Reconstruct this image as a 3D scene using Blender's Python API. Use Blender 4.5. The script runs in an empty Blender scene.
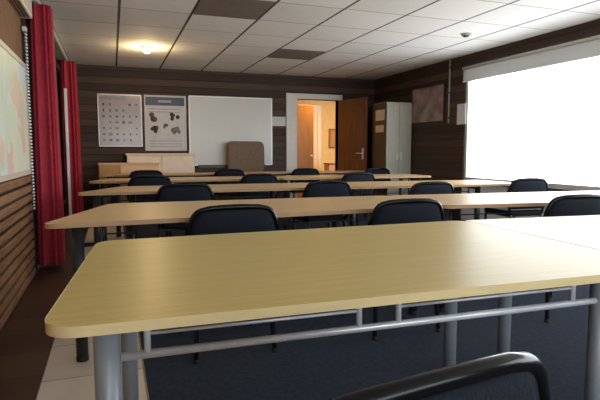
import bpy, bmesh, math, random
from mathutils import Vector, Matrix
random.seed(7)
S = bpy.context.scene
COL = S.collection
R = math.radians
PI = math.pi

# ------------------------------------------------------------------ camera
cam_data = bpy.data.cameras.new('camera')
cam = bpy.data.objects.new('camera', cam_data)
COL.objects.link(cam)
cam.location = (0, 0, 1.10)
cam.rotation_euler = (R(90 - 5.435), 0, R(-19.97))
cam_data.sensor_width = 36
cam_data.lens = 36 * 515 / 600
cam_data.clip_start = 0.05
S.camera = cam

# ------------------------------------------------------------------ world, lights, exposure
world = bpy.data.worlds.new('overcast_sky')
S.world = world
world.use_nodes = True
wn = world.node_tree.nodes
wn['Background'].inputs[0].default_value = (0.90, 0.96, 1.0, 1)
wn['Background'].inputs[1].default_value = 6.0
S.view_settings.view_transform = 'Standard'
S.view_settings.look = 'None'
S.view_settings.gamma = 1
S.view_settings.exposure = 0.28
S.view_settings.use_curve_mapping = False

CEIL = 2.48
XL, XR = -0.70, 4.85
YB, YF = 9.10, -2.4          # board wall, wall behind the camera
WY0, WY1 = -1.2, 6.32        # big window along the right wall
WZ0, WZ1 = 0.67, 2.32

def area(name, loc, rot, sx, sy, power, col):
    l = bpy.data.lights.new(name, 'AREA')
    l.shape = 'RECTANGLE'; l.size = sx; l.size_y = sy
    l.energy = power; l.color = col
    o = bpy.data.objects.new(name, l); COL.objects.link(o)
    o.location = loc; o.rotation_euler = rot
    return o
portal = area('window_portal', (XR + 0.16, (WY0 + WY1) / 2, (WZ0 + WZ1) / 2), (0, R(90), 0), WZ1 - WZ0, WY1 - WY0, 1, (1, 1, 1))
portal.data.cycles.is_portal = True
FX0, FX1, FZ0, FZ1 = -0.3, 4.3, 0.9, 2.25     # window in the wall behind the camera
portal = area('window_portal', ((FX0 + FX1) / 2, YF - 0.16, (FZ0 + FZ1) / 2), (R(90), 0, 0), FX1 - FX0, FZ1 - FZ0, 1, (1, 1, 1))
portal.data.cycles.is_portal = True
# the corridor's own ceiling lamp
area('corridor_lamp_light', (4.3, 9.62, 2.43), (0, 0, 0), 0.9, 0.4, 38, (1.0, 0.56, 0.13))

# ------------------------------------------------------------------ materials
def new_mat(name):
    m = bpy.data.materials.new(name); m.use_nodes = True
    return m, m.node_tree.nodes, m.node_tree.links, m.node_tree.nodes['Principled BSDF']
def plain(name, col, rough=0.6, metal=0.0, spec=0.5, var=0.06, scale=12, bump=0.0):
    m, n, l, b = new_mat(name)
    b.inputs['Roughness'].default_value = rough
    b.inputs['Metallic'].default_value = metal
    b.inputs['Specular IOR Level'].default_value = spec
    tc = n.new('ShaderNodeTexCoord'); nz = n.new('ShaderNodeTexNoise')
    nz.inputs['Scale'].default_value = scale; nz.inputs['Detail'].default_value = 4
    l.new(tc.outputs['Object'], nz.inputs['Vector'])
    rp = n.new('ShaderNodeValToRGB')
    rp.color_ramp.elements[0].color = tuple(c * (1 - var) for c in col) + (1,)
    rp.color_ramp.elements[1].color = tuple(min(1, c * (1 + var)) for c in col) + (1,)
    rp.color_ramp.elements[0].position = 0.3; rp.color_ramp.elements[1].position = 0.7
    l.new(nz.outputs['Fac'], rp.inputs['Fac']); l.new(rp.outputs['Color'], b.inputs['Base Color'])
    if bump:
        bp = n.new('ShaderNodeBump'); bp.inputs['Strength'].default_value = bump; bp.inputs['Distance'].default_value = 0.01
        l.new(nz.outputs['Fac'], bp.inputs['Height']); l.new(bp.outputs['Normal'], b.inputs['Normal'])
    return m
def wood(name, c0, c1, rough=0.3, sc=(1.2, 22, 22), spec=0.5):
    m, n, l, b = new_mat(name)
    b.inputs['Roughness'].default_value = rough
    b.inputs['Specular IOR Level'].default_value = spec
    tc = n.new('ShaderNodeTexCoord'); mp = n.new('ShaderNodeMapping'); nz = n.new('ShaderNodeTexNoise')
    mp.inputs['Scale'].default_value = sc
    nz.inputs['Scale'].default_value = 2.0; nz.inputs['Detail'].default_value = 6; nz.inputs['Roughness'].default_value = 0.6
    rp = n.new('ShaderNodeValToRGB')
    rp.color_ramp.elements[0].color = c0 + (1,); rp.color_ramp.elements[1].color = c1 + (1,)
    rp.color_ramp.elements[0].position = 0.3; rp.color_ramp.elements[1].position = 0.7
    l.new(tc.outputs['Object'], mp.inputs['Vector']); l.new(mp.outputs['Vector'], nz.inputs['Vector'])
    l.new(nz.outputs['Fac'], rp.inputs['Fac']); l.new(rp.outputs['Color'], b.inputs['Base Color'])
    return m
def math_node(n, l, op, a, bv=None):
    k = n.new('ShaderNodeMath'); k.operation = op
    for i, v in enumerate((a, bv)):
        if v is None: continue
        if isinstance(v, (int, float)): k.inputs[i].default_value = v
        else: l.new(v, k.inputs[i])
    return k.outputs[0]
def planks(name, c0, c1, pitch=0.115, rough=0.6, axis='Z'):
    """horizontal boards with a dark groove between them and a tone of their own"""
    m, n, l, b = new_mat(name)
    b.inputs['Roughness'].default_value = rough
    b.inputs['Specular IOR Level'].default_value = 0.3
    tc = n.new('ShaderNodeTexCoord'); sp = n.new('ShaderNodeSeparateXYZ')
    l.new(tc.outputs['Object'], sp.inputs[0])
    v = math_node(n, l, 'DIVIDE', sp.outputs[axis], pitch)
    fr = math_node(n, l, 'FRACT', v); fl = math_node(n, l, 'FLOOR', v)
    wn_ = n.new('ShaderNodeTexWhiteNoise'); wn_.noise_dimensions = '1D'; l.new(fl, wn_.inputs['W'])
    nz = n.new('ShaderNodeTexNoise'); nz.inputs['Scale'].default_value = 3.0; nz.inputs['Detail'].default_value = 6
    mp = n.new('ShaderNodeMapping'); mp.inputs['Scale'].default_value = (1.0, 1.0, 14.0) if axis == 'Z' else (14, 1, 1)
    l.new(tc.outputs['Object'], mp.inputs['Vector']); l.new(mp.outputs['Vector'], nz.inputs['Vector'])
    f = math_node(n, l, 'ADD', math_node(n, l, 'MULTIPLY', wn_.outputs['Value'], 0.5), math_node(n, l, 'MULTIPLY', nz.outputs['Fac'], 0.55))
    rp = n.new('ShaderNodeValToRGB')
    rp.color_ramp.elements[0].color = c0 + (1,); rp.color_ramp.elements[1].color = c1 + (1,)
    rp.color_ramp.elements[0].position = 0.2; rp.color_ramp.elements[1].position = 0.85
    l.new(f, rp.inputs['Fac'])
    g = math_node(n, l, 'LESS_THAN', fr, 0.07)
    mx = n.new('ShaderNodeMixRGB'); l.new(g, mx.inputs['Fac']); l.new(rp.outputs['Color'], mx.inputs[1])
    mx.inputs[2].default_value = tuple(c * 0.25 for c in c0) + (1,)
    l.new(mx.outputs[0], b.inputs['Base Color'])
    bp = n.new('ShaderNodeBump'); bp.inputs['Strength'].default_value = 0.6; bp.inputs['Distance'].default_value = 0.01
    inv = math_node(n, l, 'SUBTRACT', 1.0, g)
    l.new(inv, bp.inputs['Height']); l.new(bp.outputs['Normal'], b.inputs['Normal'])
    return m
def tiles(name, c0, c1, grout, px, py, ox, oy, gw=0.012, rough=0.5, spec=0.5, gy=None, grout_y=None):
    m, n, l, b = new_mat(name)
    b.inputs['Roughness'].default_value = rough
    b.inputs['Specular IOR Level'].default_value = spec
    tc = n.new('ShaderNodeTexCoord'); sp = n.new('ShaderNodeSeparateXYZ')
    l.new(tc.outputs['Object'], sp.inputs[0])
    vx = math_node(n, l, 'DIVIDE', math_node(n, l, 'SUBTRACT', sp.outputs['X'], ox), px)
    vy = math_node(n, l, 'DIVIDE', math_node(n, l, 'SUBTRACT', sp.outputs['Y'], oy), py)
    cb = n.new('ShaderNodeCombineXYZ')
    l.new(math_node(n, l, 'FLOOR', vx), cb.inputs[0]); l.new(math_node(n, l, 'FLOOR', vy), cb.inputs[1])
    wn_ = n.new('ShaderNodeTexWhiteNoise'); wn_.noise_dimensions = '2D'; l.new(cb.outputs[0], wn_.inputs['Vector'])
    nz = n.new('ShaderNodeTexNoise'); nz.inputs['Scale'].default_value = 9; nz.inputs['Detail'].default_value = 5
    l.new(tc.outputs['Object'], nz.inputs['Vector'])
    f = math_node(n, l, 'ADD', math_node(n, l, 'MULTIPLY', wn_.outputs['Value'], 0.5), math_node(n, l, 'MULTIPLY', nz.outputs['Fac'], 0.5))
    rp = n.new('ShaderNodeValToRGB')
    rp.color_ramp.elements[0].color = c0 + (1,); rp.color_ramp.elements[1].color = c1 + (1,)
    rp.color_ramp.elements[0].position = 0.2; rp.color_ramp.elements[1].position = 0.8
    l.new(f, rp.inputs['Fac'])
    def near(v, w, p):     # 1 within w/2 of a tile edge
        fr = math_node(n, l, 'FRACT', math_node(n, l, 'ADD', v, w / 2 / p))
        return math_node(n, l, 'LESS_THAN', fr, w / p)
    ax = near(vx, gw, px); ay = near(vy, gy or gw, py)
    mx = n.new('ShaderNodeMixRGB'); l.new(ay, mx.inputs['Fac']); l.new(rp.outputs['Color'], mx.inputs[1])
    mx.inputs[2].default_value = (grout_y or grout) + (1,)
    m2 = n.new('ShaderNodeMixRGB'); l.new(ax, m2.inputs['Fac']); l.new(mx.outputs[0], m2.inputs[1])
    m2.inputs[2].default_value = grout + (1,)
    l.new(m2.outputs[0], b.inputs['Base Color'])
    return m
def emission(name, col, strength):
    m, n, l, b = new_mat(name)
    b.inputs['Base Color'].default_value = col + (1,)
    b.inputs['Emission Color'].default_value = col + (1,)
    b.inputs['Emission Strength'].default_value = strength
    return m
def glass(name, tint=(1, 1, 1), refl=0.06):
    m = bpy.data.materials.new(name); m.use_nodes = True
    n, l = m.node_tree.nodes, m.node_tree.links
    n.remove(n['Principled BSDF'])
    t = n.new('ShaderNodeBsdfTransparent'); t.inputs[0].default_value = tint + (1,)
    g = n.new('ShaderNodeBsdfGlossy'); g.inputs['Roughness'].default_value = 0.02
    mx = n.new('ShaderNodeMixShader'); mx.inputs[0].default_value = refl
    l.new(t.outputs[0], mx.inputs[1]); l.new(g.outputs[0], mx.inputs[2])
    l.new(mx.outputs[0], n['Material Output'].inputs['Surface'])
    return m

M = {}
M['beech'] = wood('beech_laminate', (0.58, 0.43, 0.14), (0.67, 0.52, 0.19), 0.36, spec=0.42)
M['beech_warm'] = wood('pinkish_beech_laminate', (0.62, 0.40, 0.19), (0.72, 0.50, 0.26), 0.38, spec=0.42)
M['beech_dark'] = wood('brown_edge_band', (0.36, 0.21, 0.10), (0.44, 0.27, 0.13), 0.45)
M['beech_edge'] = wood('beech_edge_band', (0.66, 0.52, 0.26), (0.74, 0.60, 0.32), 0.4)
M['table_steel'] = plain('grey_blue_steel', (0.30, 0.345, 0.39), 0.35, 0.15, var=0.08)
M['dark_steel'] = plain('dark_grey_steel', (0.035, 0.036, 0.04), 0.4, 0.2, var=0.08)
M['rail_steel'] = plain('silver_rail_steel', (0.66, 0.68, 0.72), 0.30, 0.3, var=0.05)
M['rubber'] = plain('black_rubber', (0.012, 0.012, 0.012), 0.7)
M['chair_fabric'] = plain('navy_black_fabric', (0.009, 0.012, 0.019), 0.85, spec=0.2, var=0.25, scale=160, bump=0.3)
M['chair_rim'] = plain('black_gloss_plastic', (0.005, 0.005, 0.006), 0.18, spec=0.22)
M['chair_tube'] = plain('black_tube', (0.013, 0.013, 0.014), 0.35)
M['wall'] = planks('dark_brown_boards', (0.036, 0.019, 0.013), (0.092, 0.054, 0.039))
M['slat'] = wood('warm_timber_slats', (0.16, 0.07, 0.03), (0.36, 0.19, 0.085), 0.6, (9, 1.2, 16))
M['ochre'] = plain('ochre_plaster', (0.22, 0.11, 0.05), 0.8, var=0.15)
M['ceiling'] = tiles('ceiling_tiles', (0.70, 0.68, 0.66), (0.78, 0.76, 0.74), (0.07, 0.06, 0.06), 0.69, 0.69, 0.11, 4.72, 0.026, 0.8, 0.2, 0.013, (0.26, 0.25, 0.24))
M['ceil_brown'] = plain('brown_ceiling_panel', (0.16, 0.125, 0.105), 0.8, var=0.12)
M['carpet'] = plain('navy_carpet', (0.042, 0.052, 0.076), 0.95, spec=0.1, var=0.2, scale=40, bump=0.15)
M['brown_tile'] = tiles('brown_slate_tiles', (0.045, 0.022, 0.012), (0.085, 0.042, 0.022), (0.025, 0.016, 0.012), 0.33, 0.33, -0.36, 0.1, 0.012, 0.45)
M['cream_tile'] = tiles('cream_floor_tiles', (0.72, 0.62, 0.52), (0.82, 0.72, 0.62), (0.36, 0.30, 0.25), 0.47, 0.47, -0.355, 0.3, 0.008, 0.4)
M['curtain'] = plain('crimson_curtain', (0.36, 0.026, 0.045), 0.75, spec=0.25, var=0.15, scale=30)
M['white_paint'] = plain('white_gloss_paint', (0.70, 0.67, 0.63), 0.4, var=0.03)
M['grey_paint'] = plain('pale_grey_paint', (0.34, 0.35, 0.31), 0.5, var=0.05)
M['cream_plastic'] = plain('cream_plastic', (0.62, 0.54, 0.42), 0.45, var=0.03)
M['dark_frame'] = plain('dark_brown_frame', (0.020, 0.014, 0.012), 0.45)
M['dark_glass'] = plain('dark_tinted_glass', (0.022, 0.030, 0.027), 0.08, spec=0.5, var=0.3, scale=2)
M['alu'] = plain('pale_aluminium', (0.75, 0.75, 0.74), 0.35, 0.2, var=0.03)
M['window_glass'] = glass('window_glass')
M['board_white'] = plain('whiteboard_enamel', (0.60, 0.60, 0.57), 0.25, var=0.02, scale=3)
m, n, l, b = new_mat('white_blind_fabric')
tr = n.new('ShaderNodeBsdfTranslucent'); tr.inputs[0].default_value = (0.30, 0.30, 0.29, 1)
b.inputs['Base Color'].default_value = (0.75, 0.75, 0.73, 1); b.inputs['Roughness'].default_value = 0.9
mx = n.new('ShaderNodeMixShader'); mx.inputs[0].default_value = 0.55
l.new(b.outputs[0], mx.inputs[1]); l.new(tr.outputs[0], mx.inputs[2]); l.new(mx.outputs[0], n['Material Output'].inputs['Surface'])
M['blind'] = m
M['sill_white'] = plain('white_wall_paint', (0.82, 0.83, 0.84), 0.6, var=0.03)
M['paper'] = plain('white_paper', (0.66, 0.66, 0.68), 0.7, var=0.03)
M['cab_grey'] = plain('grey_green_enamel', (0.46, 0.45, 0.37), 0.4, var=0.04)
M['cab_dark'] = plain('dark_brown_enamel', (0.055, 0.034, 0.025), 0.4, var=0.1)
M['door_wood'] = wood('red_brown_door', (0.12, 0.038, 0.014), (0.23, 0.082, 0.030), 0.4, (12, 12, 1.2))
M['orange_wood'] = wood('orange_brown_veneer', (0.38, 0.17, 0.045), (0.48, 0.24, 0.07), 0.4, (10, 10, 1.5))
M['tan_wood'] = wood('tan_veneer', (0.64, 0.40, 0.21), (0.74, 0.48, 0.27), 0.4, (1.5, 10, 10))
M['cream_cup'] = plain('cream_cupboard_paint', (0.80, 0.66, 0.51), 0.5, var=0.04)
M['brown_up'] = plain('taupe_brown_upholstery', (0.19, 0.125, 0.085), 0.8, var=0.15, scale=30)
M['hall_wall'] = plain('cream_corridor_wall', (0.66, 0.50, 0.24), 0.7, var=0.05)
M['hall_floor'] = tiles('corridor_tiles', (0.32, 0.2, 0.1), (0.42, 0.27, 0.15), (0.2, 0.13, 0.08), 0.33, 0.33, 0, 0)
M['bulb'] = emission('warm_lit_glass', (1.0, 0.80, 0.42), 9.0)

# ------------------------------------------------------------------ geometry helpers
def box(bm, c, s, bev=0.0, rz=0.0, mi=0):
    t = bmesh.new()
    bmesh.ops.create_cube(t, size=1.0)
    bmesh.ops.scale(t, vec=s, verts=t.verts)
    if bev:
        bmesh.ops.bevel(t, geom=t.edges[:], offset=bev, segments=2, affect='EDGES', profile=0.5)
    if rz: bmesh.ops.rotate(t, cent=(0, 0, 0), matrix=Matrix.Rotation(rz, 3, 'Z'), verts=t.verts)
    bmesh.ops.translate(t, vec=c, verts=t.verts)
    for f in t.faces: f.material_index = mi
    me = bpy.data.meshes.new('tmp'); t.to_mesh(me); t.free()
    bm.from_mesh(me); bpy.data.meshes.remove(me)
def bx(bm, x0, x1, y0, y1, z0, z1, bev=0.0, mi=0):
    box(bm, ((x0 + x1) / 2, (y0 + y1) / 2, (z0 + z1) / 2), (abs(x1 - x0), abs(y1 - y0), abs(z1 - z0)), bev, 0, mi)
def fillet(pts, rad, n=5):
    """round the inner corners of a polyline"""
    P = [Vector(p) for p in pts]; out = [P[0]]
    for i in range(1, len(P) - 1):
        a, b, c = P[i - 1], P[i], P[i + 1]
        d0 = (a - b); d1 = (c - b)
        k = min(rad, d0.length * 0.49, d1.length * 0.49)
        p0 = b + d0.normalized() * k; p1 = b + d1.normalized() * k
        for j in range(n + 1):
            t = j / n
            out.append(p0.lerp(b, t).lerp(b.lerp(p1, t), t))
    out.append(P[-1])
    return out
def tube(bm, pts, r, n=10, caps=True, mi=0):
    P = [Vector(p) for p in pts]
    rings = []
    t0 = (P[1] - P[0]).normalized()
    ref = Vector((0, 0, 1)) if abs(t0.z) < 0.9 else Vector((1, 0, 0))
    u = t0.cross(ref).normalized()
    for i, p in enumerate(P):
        if i == 0: t = t0
        elif i == len(P) - 1: t = (P[i] - P[i - 1]).normalized()
        else: t = ((P[i + 1] - P[i]).normalized() + (P[i] - P[i - 1]).normalized()).normalized()
        u = (u - t * u.dot(t)).normalized(); v = t.cross(u)
        rr = r[i] if isinstance(r, (list, tuple)) else r
        rings.append([bm.verts.new(p + u * (math.cos(2 * PI * k / n) * rr) + v * (math.sin(2 * PI * k / n) * rr)) for k in range(n)])
    fs = []
    for a, b in zip(rings, rings[1:]):
        for k in range(n):
            fs.append(bm.faces.new((a[k], a[(k + 1) % n], b[(k + 1) % n], b[k])))
    if caps:
        fs.append(bm.faces.new(rings[0][::-1])); fs.append(bm.faces.new(rings[-1]))
    for f in fs: f.material_index = mi; f.smooth = True
def rr_outline(x0, x1, y0, y1, rad, n=6):
    out = []
    for cx, cy, a in ((x1 - rad, y1 - rad, 0), (x0 + rad, y1 - rad, 90), (x0 + rad, y0 + rad, 180), (x1 - rad, y0 + rad, 270)):
        for k in range(n + 1):
            t = R(a + 90 * k / n)
            out.append((cx + rad * math.cos(t), cy + rad * math.sin(t)))
    return out
def prism(bm, outline, z0, z1, mi=0, bev=0.0):
    t = bmesh.new()
    lo = [t.verts.new((x, y, z0)) for x, y in outline]
    hi = [t.verts.new((x, y, z1)) for x, y in outline]
    k = len(lo)
    t.faces.new(lo[::-1]); top = t.faces.new(hi)
    for i in range(k): t.faces.new((lo[i], lo[(i + 1) % k], hi[(i + 1) % k], hi[i]))
    if bev:
        es = [e for e in t.edges if abs(e.verts[0].co.z - e.verts[1].co.z) < 1e-6]
        bmesh.ops.bevel(t, geom=es, offset=bev, segments=2, affect='EDGES', profile=0.5)
    for f in t.faces: f.material_index = mi
    me = bpy.data.meshes.new('tmp'); t.to_mesh(me); t.free()
    bm.from_mesh(me); bpy.data.meshes.remove(me)
def sphere(bm, c, r, seg=12, mi=0, scale=(1, 1, 1)):
    ret = bmesh.ops.create_uvsphere(bm, u_segments=seg, v_segments=max(6, seg // 2 + 2), radius=r)
    bmesh.ops.scale(bm, vec=scale, verts=ret['verts'])
    bmesh.ops.translate(bm, vec=c, verts=ret['verts'])
    for v in ret['verts']:
        for f in v.link_faces: f.material_index = mi; f.smooth = True
def disc(bm, c, r, h, axis='Z', n=20, mi=0, r2=None):
    a = Vector({'X': (1, 0, 0), 'Y': (0, 1, 0), 'Z': (0, 0, 1)}[axis])
    tube(bm, [Vector(c) - a * h / 2, Vector(c) + a * h / 2], [r, r if r2 is None else r2], n, True, mi)

def link(name, bm, mats, parent=None, loc=None):
    bmesh.ops.recalc_face_normals(bm, faces=bm.faces)
    me = bpy.data.meshes.new(name); bm.to_mesh(me); bm.free()
    for m in (mats if isinstance(mats, (list, tuple)) else [mats]): me.materials.append(m)
    o = bpy.data.objects.new(name, me); COL.objects.link(o)
    if parent: o.parent = parent
    if loc: o.location = loc
    return o
def tag(o, label, cat, group=None):
    o['label'] = label; o['category'] = cat
    if group: o['group'] = group
    return o
def thing(name, label, cat, loc=(0, 0, 0), rz=0.0, group=None):
    o = bpy.data.objects.new(name, None); COL.objects.link(o)
    o.location = loc; o.rotation_euler = (0, 0, rz); o.empty_display_size = 0.1
    return tag(o, label, cat, group)
def struct(name, bm, mats, parent=None):
    o = link(name, bm, mats, parent)
    o['kind'] = 'structure'
    return o
def kids(o): return [c for c in bpy.data.objects if c.parent == o]
def dup(root, loc, rz, label):
    r = root.copy(); COL.objects.link(r)
    r.location = loc; r.rotation_euler = (0, 0, rz); r['label'] = label
    for ch in kids(root):
        c = ch.copy(); COL.objects.link(c); c.parent = r
        for g in kids(ch):
            d = g.copy(); COL.objects.link(d); d.parent = c
    return r

# ------------------------------------------------------------------ room shell
T = 0.15
bm = bmesh.new(); bx(bm, -0.355, 0.12, YF, YB, -0.1, 0); struct('floor', bm, M['cream_tile'])
bm = bmesh.new(); bx(bm, XL - T, -0.355, YF, YB, -0.1, 0); struct('floor', bm, M['brown_tile'])
bm = bmesh.new(); bx(bm, 0.12, XR + T, YF, YB, -0.1, 0.004); struct('floor', bm, M['carpet'])
bm = bmesh.new(); bx(bm, XL - T, XR + T, YF - T, YB + T, CEIL, CEIL + 0.1); struct('ceiling', bm, M['ceiling'])
bm = bmesh.new(); bx(bm, XL - T, XL, YF - T, YB + T, -0.1, CEIL); struct('wall_left', bm, M['wall'])
# right wall around the window
bm = bmesh.new()
bx(bm, XR, XR + T, YF - T, WY0, -0.1, CEIL); bx(bm, XR, XR + T, WY1, YB + T, -0.1, CEIL)
bx(bm, XR, XR + T, WY0, WY1, -0.1, WZ0); bx(bm, XR, XR + T, WY0, WY1, WZ1, CEIL)
struct('wall_right', bm, M['wall'])
# board wall with the doorway
DX0, DX1, DZ = 3.24, 4.09, 2.06
bm = bmesh.new()
bx(bm, XL - T, DX0, YB, YB + T, -0.1, CEIL); bx(bm, DX1, XR + T, YB, YB + T, -0.1, CEIL); bx(bm, DX0, DX1, YB, YB + T, DZ, CEIL)
struct('wall_back', bm, M['wall'])
bm = bmesh.new()
bx(bm, XL - T, FX0, YF - T, YF, -0.1, CEIL); bx(bm, FX1, XR + T, YF - T, YF, -0.1, CEIL)
bx(bm, FX0, FX1, YF - T, YF, -0.1, FZ0); bx(bm, FX0, FX1, YF - T, YF, FZ1, CEIL)
struct('wall_front', bm, M['hall_wall'])
w3 = bpy.data.objects.new('window_3', None); COL.objects.link(w3); w3['kind'] = 'structure'
bm = bmesh.new()
for z in (FZ0 + .025, FZ1 - .025): bx(bm, FX0, FX1, YF - 0.1, YF - 0.02, z - .025, z + .025)
for x in (FX0 + .025, 1.2, 2.8, FX1 - .025): bx(bm, x - .025, x + .025, YF - 0.1, YF - 0.02, FZ0, FZ1)
struct('window_frame', bm, M['alu'], w3)
bm = bmesh.new(); bx(bm, FX0 + .03, FX1 - .03, YF - 0.065, YF - 0.059, FZ0 + .03, FZ1 - .03); struct('pane', bm, M['window_glass'], w3)

# big window: frame, mullions, sill, panes, blind headbox
w1 = bpy.data.objects.new('window_1', None); COL.objects.link(w1); w1['kind'] = 'structure'
bm = bmesh.new()
f = 0.05
bx(bm, XR + 0.02, XR + 0.10, WY0, WY1, WZ0, WZ0 + f); bx(bm, XR + 0.02, XR + 0.10, WY0, WY1, WZ1 - f, WZ1)
for y in (WY0 + f / 2, WY1 - f / 2, 1.2, 3.7): bx(bm, XR + 0.02, XR + 0.10, y - f / 2, y + f / 2, WZ0 + f, WZ1 - f)
struct('window_frame', bm, M['alu'], w1)
ys = (WY0 + f, 1.2, 3.7, WY1 - f)
for a, b in zip(ys, ys[1:]):
    bm = bmesh.new(); bx(bm, XR + 0.055, XR + 0.061, a + 0.02, b - 0.02, WZ0 + f - .01, WZ1 - f + .01)
    struct('pane', bm, M['window_glass'], w1)
bm = bmesh.new(); bx(bm, XR - 0.05, XR + 0.02, WY0 - 0.02, WY1 + 0.02, WZ0 - 0.03, WZ0, 0.006); struct('window_sill', bm, M['cab_dark'], w1)
bm = bmesh.new(); bx(bm, XR - 0.012, XR, WY0, WY1, 0.0, WZ0 - 0.03); struct('trim_6', bm, M['sill_white'])
rb = thing('roller_blind', 'white roller blind pulled up along the top of the big bright window', 'blind', (XR - 0.03, (WY0 + WY1) / 2, 2.27))
hw = (WY1 - WY0) / 2
bm = bmesh.new(); bx(bm, -0.012, -0.008, -hw, hw, -0.17, 0.0); link('blind_fabric', bm, M['blind'], rb)
bm = bmesh.new(); tube(bm, [(-0.005, -hw - 0.01, 0.012), (-0.005, hw + 0.01, 0.012)], 0.024, 14); link('blind_roller', bm, M['board_white'], rb)
bm = bmesh.new(); bx(bm, -0.017, -0.003, -hw, hw, -0.185, -0.168, 0.003); link('bottom_bar', bm, M['alu'], rb)

# left wall: timber slat dado, upper ochre wall, post, dark window between the curtains, curtain pelmet
bm = bmesh.new()
z = 0.0
while z < 0.86:
    bx(bm, XL, XL + 0.028, YF, 5.04, z + 0.012, z + 0.070, 0.006); z += 0.082
struct('trim_2', bm, M['slat'])
bm = bmesh.new(); bx(bm, XL, XL + 0.006, YF, 5.04, 0.9, CEIL - 0.002); struct('trim_3', bm, M['ochre'])
bm = bmesh.new(); bx(bm, XL, XL + 0.03, 5.04, 5.14, 0, CEIL - 0.002, 0.004); struct('trim_4', bm, M['dark_frame'])
bm = bmesh.new(); bx(bm, XL, -0.57, 5.16, YB, 2.40, CEIL - 0.002, 0.008)
struct('trim_5', bm, M['grey_paint'])
w2 = bpy.data.objects.new('window_2', None); COL.objects.link(w2); w2['kind'] = 'structure'
bm = bmesh.new()
bx(bm, XL, XL + 0.05, 5.3, 8.1, 0.36, 0.42); bx(bm, XL, XL + 0.05, 5.3, 8.1, 2.2, 2.28)
for y in (5.33, 6.7): bx(bm, XL, XL + 0.05, y - 0.03, y + 0.03, 0.42, 2.2)
struct('window_frame', bm, M['dark_frame'], w2)
bm = bmesh.new(); bx(bm, XL, XL + 0.015, 5.3, 8.1, 0.42, 2.2); struct('pane', bm, M['dark_glass'], w2)
bm = bmesh.new(); bx(bm, -0.612, -0.575, 8.06, 8.10, 0.0, 1.98, 0.003); struct('window_jamb', bm, M['alu'], w2)
bm = bmesh.new(); bx(bm, XL, XL + 0.02, 5.2, YB, 0.0, 0.09, 0.003); struct('baseboard_left', bm, M['grey_paint'])
bm = bmesh.new(); bx(bm, XL + 0.02, 3.0, YB - 0.02, YB, 0.0, 0.09, 0.003); struct('baseboard_back', bm, M['dark_frame'])
bm = bmesh.new(); bx(bm, XR - 0.02, XR, YF, YB, 0.0, 0.09, 0.003); struct('baseboard_right', bm, M['dark_frame'])

# doorway: white architrave, red-brown leaf swung into the room
d1 = bpy.data.objects.new('door_1', None); COL.objects.link(d1); d1['kind'] = 'structure'
bm = bmesh.new()
bx(bm, 3.03, DX0, YB - 0.03, YB + T, 0, DZ + 0.10, 0.006)
bx(bm, DX0, DX1, YB - 0.03, YB + T, DZ, DZ + 0.10, 0.006)
bx(bm, DX1, DX1 + 0.07, YB - 0.03, YB + T, 0, DZ + 0.10, 0.006)
struct('door_frame', bm, M['white_paint'], d1)
bm = bmesh.new()
LW = 0.80
bx(bm, 0.0, LW, -0.04, 0.0, 0.012, DZ - 0.01, 0.003)
for z0, z1 in ((0.15, 0.95), (1.1, 1.9)):
    for x0, x1 in ((0.09, 0.37), (0.43, 0.71)):
        bx(bm, x0, x1, -0.05, -0.035, z0, z1, 0.006)
leaf = struct('door_leaf', bm, M['door_wood'], d1)
leaf.location = (DX1 + 0.01, YB - 0.04, 0); leaf.rotation_euler = (0, 0, R(-76))
bm = bmesh.new()
bx(bm, LW - 0.085, LW - 0.045, -0.062, -0.05, 0.95, 1.15, 0.003)
tube(bm, fillet([(LW - 0.065, -0.06, 1.06), (LW - 0.065, -0.10, 1.06), (LW - 0.19, -0.10, 1.06)], 0.015), 0.009, 8)
h = struct('door_handle', bm, M['alu'], leaf)

# corridor beyond the doorway
HX0, HX1, HY = 2.9, 5.4, 11.2
bm = bmesh.new(); bx(bm, HX0, HX1, YB, HY, -0.1, 0); struct('floor', bm, M['hall_floor'])
bm = bmesh.new(); bx(bm, HX0, HX1, YB + T, HY, 2.5, 2.6); struct('ceiling', bm, M['hall_wall'])
bm = bmesh.new(); bx(bm, HX0 - 0.1, HX0, YB + T, HY, -0.1, 2.6); struct('wall_left', bm, M['hall_wall'])
bm = bmesh.new(); bx(bm, HX1, HX1 + 0.1, YB + T, HY, -0.1, 2.6); struct('wall_right', bm, M['hall_wall'])
bm = bmesh.new(); bx(bm, HX0, HX1, HY, HY + 0.1, -0.1, 2.6); struct('wall_back', bm, M['hall_wall'])
d2 = bpy.data.objects.new('door_2', None); COL.objects.link(d2); d2['kind'] = 'structure'
bm = bmesh.new(); bx(bm, 3.52, 3.88, 9.86, 9.90, 0, 2.02, 0.004); struct('door_leaf', bm, M['orange_wood'], d2)
bm = bmesh.new(); tube(bm, [(3.82, 9.87, 1.0), (3.82, 9.81, 1.0)], 0.02, 10); struct('door_handle', bm, M['alu'], d2)
d3 = bpy.data.objects.new('door_3', None); COL.objects.link(d3); d3['kind'] = 'structure'
bm = bmesh.new()
bx(bm, 3.75, 3.83, HY - 0.03, HY, 0, 2.08); bx(bm, 4.50, 4.58, HY - 0.03, HY, 0, 2.08); bx(bm, 3.75, 4.58, HY - 0.03, HY, 2.08, 2.16)
struct('door_frame', bm, M['white_paint'], d3)
bm = bmesh.new(); bx(bm, 3.83, 4.50, HY - 0.015, HY, 0, 2.08); struct('door_leaf', bm, M['cream_cup'], d3)

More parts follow.
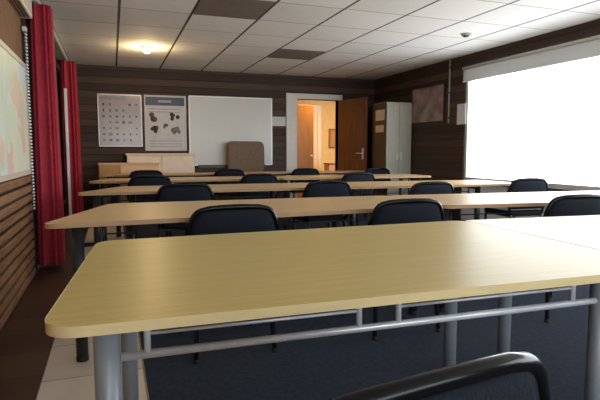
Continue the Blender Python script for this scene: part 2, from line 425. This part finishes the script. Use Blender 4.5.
# ------------------------------------------------------------------ ceiling fittings
for i, (x, y, lab) in enumerate(((0.80, 4.72, 'dark brown ceiling panel at the top edge of the photo, nearer of the two'),
                                 (2.18, 6.79, 'dark brown ceiling panel farther back, above the middle tables'))):
    t = thing('ceiling_panel', lab, 'ceiling panel', (x + 0.345, y + 0.345, CEIL), 0, 'brown ceiling panels')
    bm = bmesh.new(); bx(bm, -0.328, 0.328, -0.338, 0.338, -0.006, 0.0, 0.002); link('panel', bm, M['ceil_brown'], t)
lp = thing('ceiling_lamp', 'small round ceiling lamp glowing warm white above the back tables', 'lamp', (0.48, 7.3, CEIL))
bm = bmesh.new(); disc(bm, (0, 0, -0.012), 0.075, 0.024, 'Z', 24); link('lamp_base', bm, M['white_paint'], lp)
bm = bmesh.new(); sphere(bm, (0, 0, -0.045), 0.05, 16, 0, (1, 1, 0.8)); link('bulb', bm, M['bulb'], lp)
pl = bpy.data.lights.new('lamp_glow', 'POINT'); pl.energy = 14; pl.color = (1.0, 0.72, 0.36); pl.shadow_soft_size = 0.06
plo = bpy.data.objects.new('lamp_glow', pl); COL.objects.link(plo); plo.location = (0, 0, -0.15); plo.parent = lp
sd = thing('smoke_detector', 'small round smoke detector on the pale ceiling near the window', 'smoke detector', (3.98, 5.20, CEIL))
bm = bmesh.new(); disc(bm, (0, 0, -0.012), 0.055, 0.024, 'Z', 24, 0, 0.06); link('detector_body', bm, M['grey_paint'], sd)
bm = bmesh.new(); disc(bm, (0, 0, -0.029), 0.035, 0.012, 'Z', 20); link('detector_cap', bm, M['cab_dark'], sd)

# ------------------------------------------------------------------ left wall things
def curtain(name, label, x0, x1, y0, y1, z0, z1, folds):
    """bunched pleated curtain: a closed ring of folds swept from the hem to the rail"""
    bm = bmesh.new(); n = 96
    cx, cy = (x0 + x1) / 2, (y0 + y1) / 2
    zs = [z0, z0 + 0.03, z0 + 0.3, 0.9, 1.5, 2.0, z1 - 0.06, z1]
    rings = []
    for zi, z in enumerate(zs):
        k = 1.12 - 0.10 * z
        ring = []
        for i in range(n):
            a = 2 * PI * i / n
            c, s = math.cos(a), math.sin(a)
            e = 0.55
            px = math.copysign(abs(c) ** e, c); py = math.copysign(abs(s) ** e, s)
            w = 1 + 0.11 * math.sin(folds * a + 0.4 * math.sin(zi * 1.3)) + 0.03 * math.sin(3 * a + z)
            ring.append(bm.verts.new((cx + (x1 - x0) / 2 * px * w * k, cy + (y1 - y0) / 2 * py * w * k, z)))
        rings.append(ring)
    for a, b in zip(rings, rings[1:]):
        for i in range(n):
            f_ = bm.faces.new((a[i], a[(i + 1) % n], b[(i + 1) % n], b[i])); f_.smooth = True
    bm.faces.new(rings[0][::-1]); bm.faces.new(rings[-1])
    t = thing(name, label, 'curtain', (cx, cy, z0), 0, 'crimson curtains on the left wall')
    o = link('curtain_cloth', bm, M['curtain'], t); o.location = (-cx, -cy, -z0)
    for k in range(5):
        y = y0 + (y1 - y0) * (k + 0.5) / 5
        bm = bmesh.new(); tube(bm, [(0.0 - 0.03, y - cy, z1 - z0 - 0.005), (-0.03, y - cy, 2.398 - z0)], 0.006, 6); link('curtain_hook', bm, M['alu'], t)
    return t
curtain('curtain', 'nearer crimson curtain, bunched in folds beside the wall map', -0.655, -0.47, 5.16, 5.46, 0.06, 2.39, 13)
curtain('curtain', 'farther crimson curtain, bunched in the back left corner behind the tables', -0.665, -0.455, 8.22, 8.60, 0.06, 2.39, 13)

wm = thing('wall_map', 'large pale pastel wall map with a cream border on the left wall', 'map', (XL, 3.7, 1.4))
m, n, l, b = new_mat('pastel_map_print')
b.inputs['Roughness'].default_value = 0.45
tc = n.new('ShaderNodeTexCoord'); vo = n.new('ShaderNodeTexVoronoi'); vo.inputs['Scale'].default_value = 5.5
nz = n.new('ShaderNodeTexNoise'); nz.inputs['Scale'].default_value = 4; nz.inputs['Detail'].default_value = 5
mxv = n.new('ShaderNodeMixRGB'); mxv.inputs['Fac'].default_value = 0.35
l.new(tc.outputs['Object'], nz.inputs['Vector']); l.new(tc.outputs['Object'], mxv.inputs[1]); l.new(nz.outputs['Color'], mxv.inputs[2])
l.new(mxv.outputs[0], vo.inputs['Vector'])
hs = n.new('ShaderNodeSeparateColor'); l.new(vo.outputs['Color'], hs.inputs[0])
rp = n.new('ShaderNodeValToRGB'); e = rp.color_ramp.elements
e[0].position = 0.0; e[0].color = (0.62, 0.72, 0.53, 1); e[1].position = 1.0; e[1].color = (0.78, 0.53, 0.43, 1)
for p, c in ((0.3, (0.78, 0.79, 0.62, 1)), (0.5, (0.65, 0.75, 0.75, 1)), (0.75, (0.83, 0.75, 0.53, 1))):
    q = e.new(p); q.color = c
l.new(hs.outputs[0], rp.inputs['Fac']); l.new(rp.outputs['Color'], b.inputs['Base Color'])
bm = bmesh.new(); bx(bm, 0.010, 0.022, -1.55, 1.33, -0.46, 0.40); link('map_sheet', bm, m, wm)
bm = bmesh.new()
bx(bm, 0.0, 0.030, -1.59, 1.37, -0.50, -0.46, 0.003); bx(bm, 0.0, 0.030, -1.59, 1.37, 0.40, 0.44, 0.003)
bx(bm, 0.0, 0.030, -1.59, -1.55, -0.46, 0.40, 0.003); bx(bm, 0.0, 0.030, 1.33, 1.37, -0.46, 0.40, 0.003)
bx(bm, 0.0, 0.010, -1.56, 1.34, -0.47, 0.41)
link('map_frame', bm, M['cream_plastic'], wm)

wu = thing('wall_housing', 'cream box housing high on the left wall above the map', 'housing', (XL, 4.5, 2.28))
bm = bmesh.new(); bx(bm, 0, 0.10, -0.62, 0.53, -0.06, 0.19, 0.012); link('housing_body', bm, M['cream_plastic'], wu)
bm = bmesh.new()
for k in range(3): bx(bm, 0.02 + 0.025 * k, 0.032 + 0.025 * k, -0.55, 0.46, -0.064, -0.05)
link('louvre', bm, M['cab_dark'], wu)

ch = thing('blind_chain', 'thin white beaded chain hanging between the wall map and red curtain', 'chain', (XL + 0.045, 4.985, 0.6))
bm = bmesh.new()
for k in range(54):
    sphere(bm, (0, 0, k * 0.028), 0.009, 8)
    sphere(bm, (0.0, 0.035, k * 0.028), 0.009, 8)
link('beads', bm, M['alu'], ch)
bm = bmesh.new(); box(bm, (-0.008, 0.017, 1.525), (0.034, 0.07, 0.04), 0.006); link('chain_bracket', bm, M['alu'], ch)

# ------------------------------------------------------------------ board wall things
Yw = YB - 0.002
def xz(px_x0, px_x1): return px_x0, px_x1
# poster with rows of small pictures
p1 = thing('framed_poster', 'glazed poster with a grid of small pictures, left of the other poster', 'poster', (0.145, Yw, 1.60))
bm = bmesh.new(); w_, h_ = 0.335, 0.42
bx(bm, -w_, w_, -0.012, -0.004, -h_, h_)
cols, rows = 6, 7
for r_ in range(rows):
    for c_ in range(cols):
        if random.random() < 0.22: continue
        x = -w_ + 0.08 + c_ * (2 * w_ - 0.16) / (cols - 1); z = h_ - 0.16 - r_ * (2 * h_ - 0.26) / (rows - 1)
        a = random.uniform(0.012, 0.03); b_ = random.uniform(0.012, 0.026)
        bx(bm, x - a, x + a, -0.0135, -0.0115, z - b_, z + b_, 0, random.choice((1, 2, 3)))
bx(bm, -w_ + 0.03, w_ - 0.03, -0.0135, -0.0115, h_ - 0.085, h_ - 0.035, 0, 4)
link('poster_sheet', bm, [plain('poster_pinkish_paper', (0.40, 0.34, 0.34), 0.18), plain('tiny_picture_dark', (0.05, 0.035, 0.04), 0.2),
     plain('tiny_picture_maroon', (0.16, 0.07, 0.07), 0.2), plain('tiny_picture_slate', (0.12, 0.13, 0.18), 0.2), plain('poster_heading_tint', (0.30, 0.29, 0.31), 0.2)], p1)
bm = bmesh.new()
for s in (-1, 1):
    bx(bm, s * w_ - 0.008, s * w_ + 0.008, -0.02, 0, -h_ - 0.008, h_ + 0.008)
    bx(bm, -w_, w_, -0.02, 0, s * h_ - 0.008, s * h_ + 0.008)
link('poster_frame', bm, M['alu'], p1)
# poster with blue banner and five pictures
p2 = thing('banner_poster', 'white poster with a dark blue banner on top and five pictures', 'poster', (0.875, Yw, 1.57))
bm = bmesh.new(); w_, h_ = 0.345, 0.465
bx(bm, -w_, w_, -0.008, 0, -h_, h_)
bx(bm, -w_ + 0.02, w_ - 0.03, -0.010, -0.008, h_ - 0.17, h_ - 0.03, 0, 1)
bx(bm, -0.12, 0.10, -0.012, -0.010, h_ - 0.12, h_ - 0.08, 0, 4)
for k in range(2): bx(bm, -w_ + 0.06, w_ - 0.1, -0.010, -0.008, h_ - 0.235 - 0.05 * k, h_ - 0.22 - 0.05 * k, 0, 4)
for x, z, a, c_ in ((-0.17, 0.10, 0.10, 2), (0.15, 0.11, 0.085, 3), (-0.19, -0.12, 0.08, 3), (0.0, -0.05, 0.05, 2), (0.17, -0.13, 0.09, 5)):
    for q in range(5):
        dx, dz = random.uniform(-.6, .6) * a, random.uniform(-.5, .5) * a
        disc(bm, (x + dx, -0.0095, z + dz), a * random.uniform(0.3, 0.5), 0.003 + 0.0006 * q, 'Y', 14, c_)
for k in range(3): bx(bm, -w_ + 0.07, w_ - 0.07, -0.010, -0.008, -h_ + 0.06 + 0.05 * k, -h_ + 0.072 + 0.05 * k, 0, 4)
link('poster_sheet', bm, [plain('poster_white_paper', (0.56, 0.53, 0.52), 0.4), plain('banner_navy', (0.045, 0.06, 0.12), 0.4), plain('picture_brown', (0.17, 0.08, 0.06), 0.4),
     plain('picture_maroon_dark', (0.08, 0.045, 0.045), 0.4), plain('print_grey', (0.32, 0.31, 0.36), 0.4), plain('picture_mauve', (0.26, 0.22, 0.22), 0.4)], p2)
# whiteboard
wb = thing('whiteboard', 'wide white writing board on the dark back wall with a tray', 'whiteboard', (2.0, YB, 1.43))
bm = bmesh.new(); bx(bm, -0.72, 0.74, -0.022, -0.006, -0.565, 0.605); link('board_panel', bm, M['board_white'], wb)
bm = bmesh.new()
bx(bm, -0.74, 0.76, -0.028, 0, 0.60, 0.62); bx(bm, -0.74, 0.76, -0.028, 0, -0.585, -0.565)
bx(bm, -0.74, -0.72, -0.028, 0, -0.585, 0.62); bx(bm, 0.74, 0.76, -0.028, 0, -0.585, 0.62)
link('board_frame', bm, M['alu'], wb)
bm = bmesh.new(); bx(bm, -0.60, 0.62, -0.09, -0.028, -0.625, -0.60); bx(bm, -0.60, 0.62, -0.09, -0.083, -0.60, -0.585); bx(bm, -0.6, 0.62, -0.034, -0.026, -0.61, -0.57); link('pen_tray', bm, M['cab_dark'], wb)
nt = thing('notice', 'plain white notice on the dark wall between whiteboard and doorway', 'notice', (2.88, Yw, 1.64))
bm = bmesh.new(); bx(bm, -0.14, 0.14, -0.006, 0, -0.085, 0.085, 0.002); link('notice_sheet', bm, M['paper'], nt)

# ------------------------------------------------------------------ right wall things
pc = thing('wall_picture', 'faded pinkish picture in a thin frame on the right wall above the cabinet', 'picture', (XR, 7.25, 1.86))
m, n, l, b = new_mat('faded_pink_print'); b.inputs['Roughness'].default_value = 0.4
tc = n.new('ShaderNodeTexCoord'); nz = n.new('ShaderNodeTexNoise'); nz.inputs['Scale'].default_value = 5; nz.inputs['Detail'].default_value = 4
rp = n.new('ShaderNodeValToRGB'); e = rp.color_ramp.elements
e[0].position = 0.35; e[0].color = (0.20, 0.12, 0.135, 1); e[1].position = 0.65; e[1].color = (0.38, 0.29, 0.23, 1)
l.new(tc.outputs['Object'], nz.inputs['Vector']); l.new(nz.outputs['Fac'], rp.inputs['Fac']); l.new(rp.outputs['Color'], b.inputs['Base Color'])
bm = bmesh.new(); bx(bm, -0.014, -0.004, -0.45, 0.47, -0.30, 0.28); link('picture_print', bm, m, pc)
bm = bmesh.new()
for s in (-0.45, 0.47): bx(bm, -0.022, 0, s - 0.012, s + 0.012, -0.312, 0.292)
for s in (-0.30, 0.28): bx(bm, -0.022, 0, -0.45, 0.47, s - 0.012, s + 0.012)
link('picture_frame', bm, M['dark_frame'], pc)
cd = thing('wall_pipe', 'thin pale vertical pipe on the right wall beside the picture', 'pipe', (XR, 6.68, 0))
bm = bmesh.new(); tube(bm, [(-0.014, 0, 1.52), (-0.014, 0, CEIL - 0.003)], 0.012, 8); link('conduit', bm, M['grey_paint'], cd)
for z in (1.6, 1.98, 2.35):
    bm = bmesh.new(); bx(bm, -0.03, 0, -0.02, 0.02, z - 0.012, z + 0.012, 0.002); link('pipe_clip', bm, M['cab_dark'], cd)
n2 = thing('notice', 'white notice sheet on the right wall just left of the bright window', 'notice', (XR, 6.39, 1.64))
bm = bmesh.new(); bx(bm, -0.006, 0, -0.10, 0.10, -0.15, 0.15, 0.002); link('notice_sheet', bm, M['paper'], n2)

# ------------------------------------------------------------------ metal cabinet in the corner
cb = thing('metal_cabinet', 'tall grey-green steel cabinet with a dark side, beside the open door', 'cabinet', (4.585, 7.95, 0))
bm = bmesh.new(); bx(bm, -0.235, 0.245, -0.235, 0.25, 0.05, 1.92, 0.006); bx(bm, -0.22, 0.23, -0.22, 0.23, 0, 0.06); link('cabinet_body', bm, M['cab_grey'], cb)
bm = bmesh.new(); bx(bm, -0.245, -0.235, -0.23, 0.25, 0.05, 1.91); link('side_panel', bm, M['cab_dark'], cb)['label'] = 'dark brown side panel'
for x0, x1, hx in ((-0.238, 0.002, -0.03), (0.008, 0.242, 0.04)):
    bm = bmesh.new(); bx(bm, x0, x1, -0.252, -0.235, 0.08, 1.90, 0.004)
    d = link('cabinet_door', bm, M['cab_grey'], cb)
    bm = bmesh.new(); bx(bm, hx - 0.008, hx + 0.008, -0.268, -0.25, 0.95, 1.08, 0.003); link('handle', bm, M['alu'], d)
bm = bmesh.new(); bx(bm, -0.252, -0.244, -0.19, 0.12, 1.62, 1.80); bx(bm, -0.252, -0.244, -0.16, 0.12, 1.42, 1.54)
link('pasted_notice', bm, M['cream_cup'], cb)['label'] = 'cream notices stuck on the dark side'

# ------------------------------------------------------------------ furniture at the board wall
cu = thing('low_cupboard', 'cream low cupboard with a flat top, under the posters and whiteboard', 'cupboard', (0.76, 8.90, 0))
bm = bmesh.new(); bx(bm, -0.54, 0.54, -0.13, 0.16, 0.06, 1.03, 0.004); bx(bm, -0.51, 0.51, -0.10, 0.15, 0, 0.06); link('cupboard_body', bm, M['cream_cup'], cu)
bm = bmesh.new(); bx(bm, -0.56, 0.56, -0.165, 0.17, 1.03, 1.06, 0.006); link('cupboard_top', bm, M['cream_cup'], cu)
for x0, x1, hx in ((-0.535, -0.004, -0.05), (0.004, 0.535, 0.05)):
    bm = bmesh.new(); bx(bm, x0, x1, -0.15, -0.13, 0.08, 1.015, 0.004); d = link('cupboard_door', bm, M['cream_cup'], cu)
    bm = bmesh.new(); bx(bm, hx - 0.006, hx + 0.006, -0.165, -0.149, 0.6, 0.72); link('handle', bm, M['alu'], d)
sb = thing('sideboard', 'low wooden sideboard, orange-brown at left and tan at right, before the cupboard', 'sideboard', (0.25, 8.56, 0))
bm = bmesh.new(); bx(bm, -0.45, 0.45, -0.05, 0.16, 0.05, 0.89, 0.003); bx(bm, -0.42, 0.42, -0.03, 0.14, 0, 0.05); link('sideboard_body', bm, M['tan_wood'], sb)
bm = bmesh.new(); bx(bm, -0.46, 0.46, -0.08, 0.17, 0.89, 0.915, 0.004); link('sideboard_top', bm, M['tan_wood'], sb)
bm = bmesh.new(); bx(bm, -0.445, -0.14, -0.07, -0.05, 0.07, 0.88, 0.003); d = link('sideboard_door', bm, M['orange_wood'], sb); d['label'] = 'orange-brown door'
bm = bmesh.new(); sphere(bm, (-0.17, -0.08, 0.6), 0.012, 8); link('knob', bm, M['alu'], d)
bm = bmesh.new(); bx(bm, -0.135, 0.445, -0.07, -0.05, 0.07, 0.88, 0.003); d = link('sideboard_door', bm, M['tan_wood'], sb); d['label'] = 'tan door'
bm = bmesh.new(); sphere(bm, (-0.10, -0.08, 0.6), 0.012, 8); link('knob', bm, M['alu'], d)

def pad(bm, rows, ycurve, th, ncol=14, edge=0.35, mi=0):
    """upholstered panel: rows = [(z, half width)], y on the middle surface from ycurve(x, z)"""
    F, B = [], []
    nr = len(rows)
    for i, (z, w) in enumerate(rows):
        fr, br = [], []
        for k in range(ncol + 1):
            u = -1 + 2 * k / ncol
            x = w * u
            ez = min(1, 4 * min(i, nr - 1 - i) / nr + edge)
            t = th * min(ez, (1 - abs(u) ** 6) * (1 - edge) + edge) / 2
            y = ycurve(x, z)
            fr.append(bm.verts.new((x, y + t, z))); br.append(bm.verts.new((x, y - t, z)))
        F.append(fr); B.append(br)
    fs = []
    for i in range(nr - 1):
        for k in range(ncol):
            fs.append(bm.faces.new((F[i][k], F[i][k + 1], F[i + 1][k + 1], F[i + 1][k])))
            fs.append(bm.faces.new((B[i][k], B[i + 1][k], B[i + 1][k + 1], B[i][k + 1])))
        fs.append(bm.faces.new((F[i][0], F[i + 1][0], B[i + 1][0], B[i][0])))
        fs.append(bm.faces.new((F[i][-1], B[i][-1], B[i + 1][-1], F[i + 1][-1])))
    for k in range(ncol):
        fs.append(bm.faces.new((F[0][k], B[0][k], B[0][k + 1], F[0][k + 1])))
        fs.append(bm.faces.new((F[-1][k], F[-1][k + 1], B[-1][k + 1], B[-1][k])))
    for f_ in fs: f_.smooth = True; f_.material_index = mi

oc = thing('office_chair', 'broad taupe-brown high-backed chair in front of the whiteboard', 'chair', (2.22, 8.72, 0))
# faces the room (-Y): back at +y
bm = bmesh.new()
pad(bm, [(0.50, 0.27), (0.6, 0.31), (0.8, 0.33), (1.0, 0.335), (1.15, 0.335), (1.22, 0.325), (1.255, 0.30), (1.27, 0.25)], lambda x, z: 0.20 + 0.06 * (z - 0.5) - 0.35 * x * x, 0.09)
link('backrest', bm, M['brown_up'], oc)
bm = bmesh.new(); prism(bm, rr_outline(-0.27, 0.27, -0.26, 0.20, 0.06), 0.43, 0.52, 0, 0.02); link('seat', bm, M['brown_up'], oc)
bm = bmesh.new(); tube(bm, [(0, 0, 0.10), (0, 0, 0.43)], 0.03, 12); link('post', bm, M['chair_tube'], oc)
bm = bmesh.new(); box(bm, (0, 0.18, 0.46), (0.08, 0.12, 0.03), 0.005); box(bm, (0, 0.245, 0.55), (0.08, 0.03, 0.2), 0.005); link('back_bracket', bm, M['chair_tube'], oc)
for k in range(5):
    a = 2 * PI * k / 5 + 0.3
    bm = bmesh.new(); tube(bm, [(0.02 * math.cos(a), 0.02 * math.sin(a), 0.11), (0.26 * math.cos(a), 0.26 * math.sin(a), 0.075)], [0.025, 0.016], 8)
    lg = link('leg', bm, M['chair_tube'], oc)
    bm = bmesh.new(); disc(bm, (0.26 * math.cos(a), 0.26 * math.sin(a), 0.03), 0.03, 0.03, 'X', 12); tube(bm, [(0.26 * math.cos(a), 0.26 * math.sin(a), 0.03), (0.26 * math.cos(a), 0.26 * math.sin(a), 0.08)], 0.008, 6); link('castor', bm, M['rubber'], lg)

# corridor things
hp = thing('corridor_picture', 'small dark orange-framed picture on the corridor wall beyond the doorway', 'picture', (4.88, HY - 0.005, 1.39))
bm = bmesh.new(); bx(bm, -0.08, 0.08, -0.015, 0, -0.21, 0.21); link('picture_print', bm, M['orange_wood'], hp)
bm = bmesh.new()
for s in (-0.08, 0.08): bx(bm, s - 0.015, s + 0.015, -0.025, 0, -0.225, 0.225)
for s in (-0.21, 0.21): bx(bm, -0.08, 0.08, -0.025, 0, s - 0.015, s + 0.015)
link('picture_frame', bm, M['door_wood'], hp)
hb = thing('corridor_box', 'small brown box with a darker lid in the lit corridor, seen through the doorway', 'box', (4.62, 10.7, 0))
bm = bmesh.new(); bx(bm, -0.10, 0.10, -0.14, 0.14, 0.0, 0.80, 0.01); link('box_body', bm, M['orange_wood'], hb)
bm = bmesh.new(); bx(bm, -0.11, 0.11, -0.15, 0.15, 0.80, 0.83, 0.008); link('box_lid', bm, M['door_wood'], hb)
hl = thing('corridor_lamp', 'flat lamp on the corridor ceiling beyond the doorway', 'lamp', (4.3, 9.62, 2.5))
bm = bmesh.new(); bx(bm, -0.47, 0.47, -0.22, 0.22, -0.05, 0, 0.01); link('lamp_housing', bm, M['white_paint'], hl)

# ------------------------------------------------------------------ tables
TH = 0.022
def round_poly(corners, rad, n=18):
    out = []
    k = len(corners)
    for i in range(k):
        a, b, c = (Vector(corners[(i + d) % k]) for d in (-1, 0, 1))
        d0, d1 = (a - b).normalized(), (c - b).normalized()
        p0, p1 = b + d0 * rad, b + d1 * rad
        for j in range(n + 1):
            t = j / n
            out.append(tuple(p0.lerp(b, t).lerp(b.lerp(p1, t), t)))
    return out
def table(label, quad, inset, rad=0.09, top='beech_warm'):
    """quad: near-left, near-right, far-right, far-left corners in the room; inset: legs in from left, right, front, back"""
    ox, oy = quad[0]
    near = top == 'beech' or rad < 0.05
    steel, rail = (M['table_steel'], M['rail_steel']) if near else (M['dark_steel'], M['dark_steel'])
    t = thing('classroom_table', label, 'table', (ox, oy, 0), 0, 'pale wood classroom tables')
    q = [Vector((x - ox, y - oy)) for x, y in quad]
    cen = sum(q, Vector((0, 0))) / 4
    grow = lambda d: [tuple(p + Vector((math.copysign(d, p.x - cen.x), math.copysign(d, p.y - cen.y)))) for p in q]
    bm = bmesh.new(); prism(bm, round_poly(grow(-0.003), rad), 0.75 - TH, 0.75)
    link('tabletop', bm, M[top], t)
    bm = bmesh.new()
    o1 = round_poly(grow(0), rad); o2 = round_poly(grow(-0.005), rad)
    z0, z1 = 0.75 - TH - 0.001, 0.7495
    v = [[bm.verts.new((x, y, z)) for x, y in o] for o, z in ((o1, z0 + .003), (o1, z1 - 0.003), (o2, z1 + 0.001), (o2, z0))]
    k = len(o1)
    for i in range(k):
        j = (i + 1) % k
        for a, b_ in ((0, 1), (1, 2), (2, 3), (3, 0)):
            bm.faces.new((v[a][i], v[a][j], v[b_][j], v[b_][i]))
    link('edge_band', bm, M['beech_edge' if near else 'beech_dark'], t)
    zt = 0.75 - TH
    il, ir, fr, bk = inset
    ex = (q[1] - q[0]).normalized(); ey = Vector((-ex.y, ex.x))
    xr = min(q[1].dot(ex), q[2].dot(ex)); xl = max(0, q[3].dot(ex)) if il < 0 else 0
    il = abs(il)
    yb_ = min(q[2].dot(ey), q[3].dot(ey)) - bk
    A = lambda x, y: ex * x + ey * y
    xa, xb = il, xr - ir
    xa2 = max(xa, q[3].dot(ex) + 0.10)
    P = [A(xa, fr), A(xb, fr), A(xb, yb_), A(xa2, yb_)]
    for p in P:
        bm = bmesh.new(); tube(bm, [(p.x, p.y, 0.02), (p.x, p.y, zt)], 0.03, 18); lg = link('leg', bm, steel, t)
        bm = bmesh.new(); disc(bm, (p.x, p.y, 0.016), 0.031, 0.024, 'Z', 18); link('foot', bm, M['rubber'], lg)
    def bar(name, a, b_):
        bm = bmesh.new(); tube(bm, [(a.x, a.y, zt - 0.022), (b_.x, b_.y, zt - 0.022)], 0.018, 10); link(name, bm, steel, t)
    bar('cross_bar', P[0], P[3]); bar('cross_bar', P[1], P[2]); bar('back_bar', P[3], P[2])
    # silver book rail under the front edge
    zr, zu = 0.617, 0.667
    w = xb - xa
    pt = lambda x, z: (*A(x, fr - 0.005), z)
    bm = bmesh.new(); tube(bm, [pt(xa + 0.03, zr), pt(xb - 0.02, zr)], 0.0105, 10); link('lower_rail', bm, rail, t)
    k = w / 1.5
    for u0, u1 in ((0.09, 0.64), (0.76, 1.38)):
        p0, p1 = xa + u0 * k, xa + u1 * k
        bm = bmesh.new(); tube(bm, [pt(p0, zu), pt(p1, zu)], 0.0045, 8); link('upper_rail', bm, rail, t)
        for p in (p0, p1):
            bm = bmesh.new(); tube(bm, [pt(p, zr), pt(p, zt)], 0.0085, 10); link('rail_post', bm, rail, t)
    return t
table('pale wood table nearest the camera, its book rail and grey legs in full view',
      [(-0.145, 1.10), (1.60, 1.055), (1.668, 2.15), (-0.06, 2.13)], (0.115, 0.12, 0.155, 0.07), 0.09, 'beech')
table('window-side table joined to the right end of the nearest table',
      [(1.606, 1.055), (3.85, 0.98), (3.9, 1.95), (1.674, 2.15)], (0.11, 0.14, 0.19, 0.07), 0.03, 'beech')
L_, R_ = 'left-hand pale wood table of the ', 'right-hand pale wood table of the '
for lab, quad, ins in (
    (L_ + 'second row from the camera', [(-0.335, 2.71), (1.985, 2.80), (2.03, 3.58), (-0.02, 3.66)], (0.16, 0.10, 0.14, 0.08)),
    (R_ + 'second row from the camera, by the window', [(1.991, 2.80), (4.20, 2.55), (4.22, 3.38), (2.036, 3.58)], (0.10, 0.13, 0.14, 0.08)),
    (L_ + 'third row from the camera', [(-0.305, 4.66), (2.0, 4.60), (2.02, 5.36), (0.08, 5.40)], (0.16, 0.42, 0.12, 0.08)),
    (R_ + 'third row from the camera, by the window', [(2.006, 4.60), (4.20, 4.40), (4.22, 5.16), (2.026, 5.36)], (0.26, 0.46, 0.12, 0.08)),
    (L_ + 'fourth row from the camera', [(-0.28, 6.36), (2.02, 6.30), (2.02, 7.00), (-0.05, 7.04)], (0.16, 0.034, 0.12, 0.08)),
    (R_ + 'fourth row from the camera', [(2.026, 6.30), (4.25, 6.20), (4.25, 6.90), (2.026, 7.00)], (0.10, 0.13, 0.12, 0.08)),
    (L_ + 'farthest row, close to the board wall', [(-0.215, 8.0), (2.02, 8.0), (2.02, 8.42), (-0.1, 8.42)], (0.16, 0.04, 0.10, 0.06)),
    (R_ + 'farthest row, close to the board wall', [(2.026, 8.0), (4.25, 7.95), (4.25, 8.40), (2.026, 8.42)], (0.10, 0.13, 0.10, 0.06))):
    table(lab, quad, ins)

# ------------------------------------------------------------------ chairs
def make_chair(label):
    """black stacking chair, faces +Y; a gloss rim bends round a dark fabric back"""
    t = thing('conference_chair', label, 'chair', (0, 0, 0), 0, 'black chairs at the tables')
    yb = lambda x, z: -0.215 - 0.10 * (z - 0.48) + 0.35 * x * x
    rows = [(0.50, 0.205), (0.53, 0.225), (0.57, 0.238), (0.62, 0.242), (0.67, 0.236), (0.72, 0.224), (0.76, 0.205), (0.785, 0.185), (0.797, 0.165)]
    bm = bmesh.new(); pad(bm, rows, yb, 0.036); link('backrest', bm, M['chair_fabric'], t)
    side = [(0.19, -0.20, 0.44), (0.215, None, 0.51), (0.243, None, 0.57), (0.249, None, 0.63), (0.242, None, 0.68), (0.229, None, 0.73), (0.208, None, 0.773), (0.194, None, 0.787), (0.175, None, 0.797), (0.13, None, 0.807), (0.06, None, 0.811)]
    half = [Vector((x, yb(x, z) if y is None else y, z)) for x, y, z in side]
    loop = half + [Vector((0, yb(0, 0.812), 0.812))] + [Vector((-p.x, p.y, p.z)) for p in reversed(half)]
    bm = bmesh.new(); tube(bm, loop, 0.0145, 10); link('back_rim', bm, M['chair_rim'], t)
    bm = bmesh.new(); prism(bm, rr_outline(-0.225, 0.225, -0.19, 0.23, 0.06), 0.435, 0.485, 0, 0.018); link('seat', bm, M['chair_fabric'], t)
    bm = bmesh.new()
    for s in (-1, 1): tube(bm, [(s * 0.19, -0.2, 0.425), (s * 0.19, 0.2, 0.425)], 0.011, 8)
    for y in (-0.15, 0.17): tube(bm, [(-0.19, y, 0.425), (0.19, y, 0.425)], 0.011, 8)
    link('seat_frame', bm, M['chair_tube'], t)
    for s in (-1, 1):
        for y0, y1 in ((-0.2, -0.24), (0.2, 0.22)):
            bm = bmesh.new(); tube(bm, [(s * 0.215, y1, 0.02), (s * 0.19, y0, 0.44)], 0.0135, 10); lg = link('leg', bm, M['chair_tube'], t)
            bm = bmesh.new(); disc(bm, (s * 0.215, y1, 0.012), 0.015, 0.024, 'Z', 10); link('foot', bm, M['rubber'], lg)
    return t
CH = [  # centre x of the back, y of the back, turn, label
    (0.590, 2.61, 0.03, 'black chair at the second table row, leftmost, straight behind the nearest table'),
    (1.620, 2.58, -0.02, 'black chair at the second table row, middle one, right of the photo centre'),
    (2.81, 2.47, -0.08, 'dark chair at the second table row, rightmost, at the photo edge by the window'),
    (0.585, 4.50, 0.00, 'black chair at the third table row, leftmost of that row'),
    (1.910, 4.46, 0.00, 'black chair at the third table row, near the join of its two tables'),
    (2.74, 3.98, 0.02, 'black chair at the third table row, pulled out in front of the dark right wall'),
    (4.050, 4.18, -0.05, 'bluish-lit chair at the third table row, rightmost, against the bright window'),
    (0.400, 6.10, 0.00, 'black chair at the fourth table row, leftmost of that row'),
    (1.700, 6.12, 0.00, 'black chair at the fourth table row, in front of the brown high-backed chair'),
    (3.020, 6.05, 0.00, 'black chair at the fourth table row, in front of the open brown door'),
    (0.460, 7.80, 0.00, 'black chair at the farthest table row, leftmost, below the posters'),
    (1.700, 7.86, 0.00, 'black chair at the farthest table row, second from left, below the whiteboard'),
    (2.950, 7.84, 0.00, 'black chair at the farthest table row, in front of the lit doorway'),
    (4.080, 7.50, 0.00, 'black chair at the farthest table row, beside the grey-green cabinet'),
    (0.380, 0.53, 0.14, 'black chair close to the camera, its glossy top cut by the bottom photo edge'),
]
proto = make_chair(CH[0][3])
for i, (x, y, a, lab) in enumerate(CH):
    p = Vector((x, y, 0)) + Matrix.Rotation(a, 3, 'Z') @ Vector((0, 0.245, 0))
    if i == 0:
        proto.location = p; proto.rotation_euler = (0, 0, a)
    else:
        dup(proto, p, a, lab)
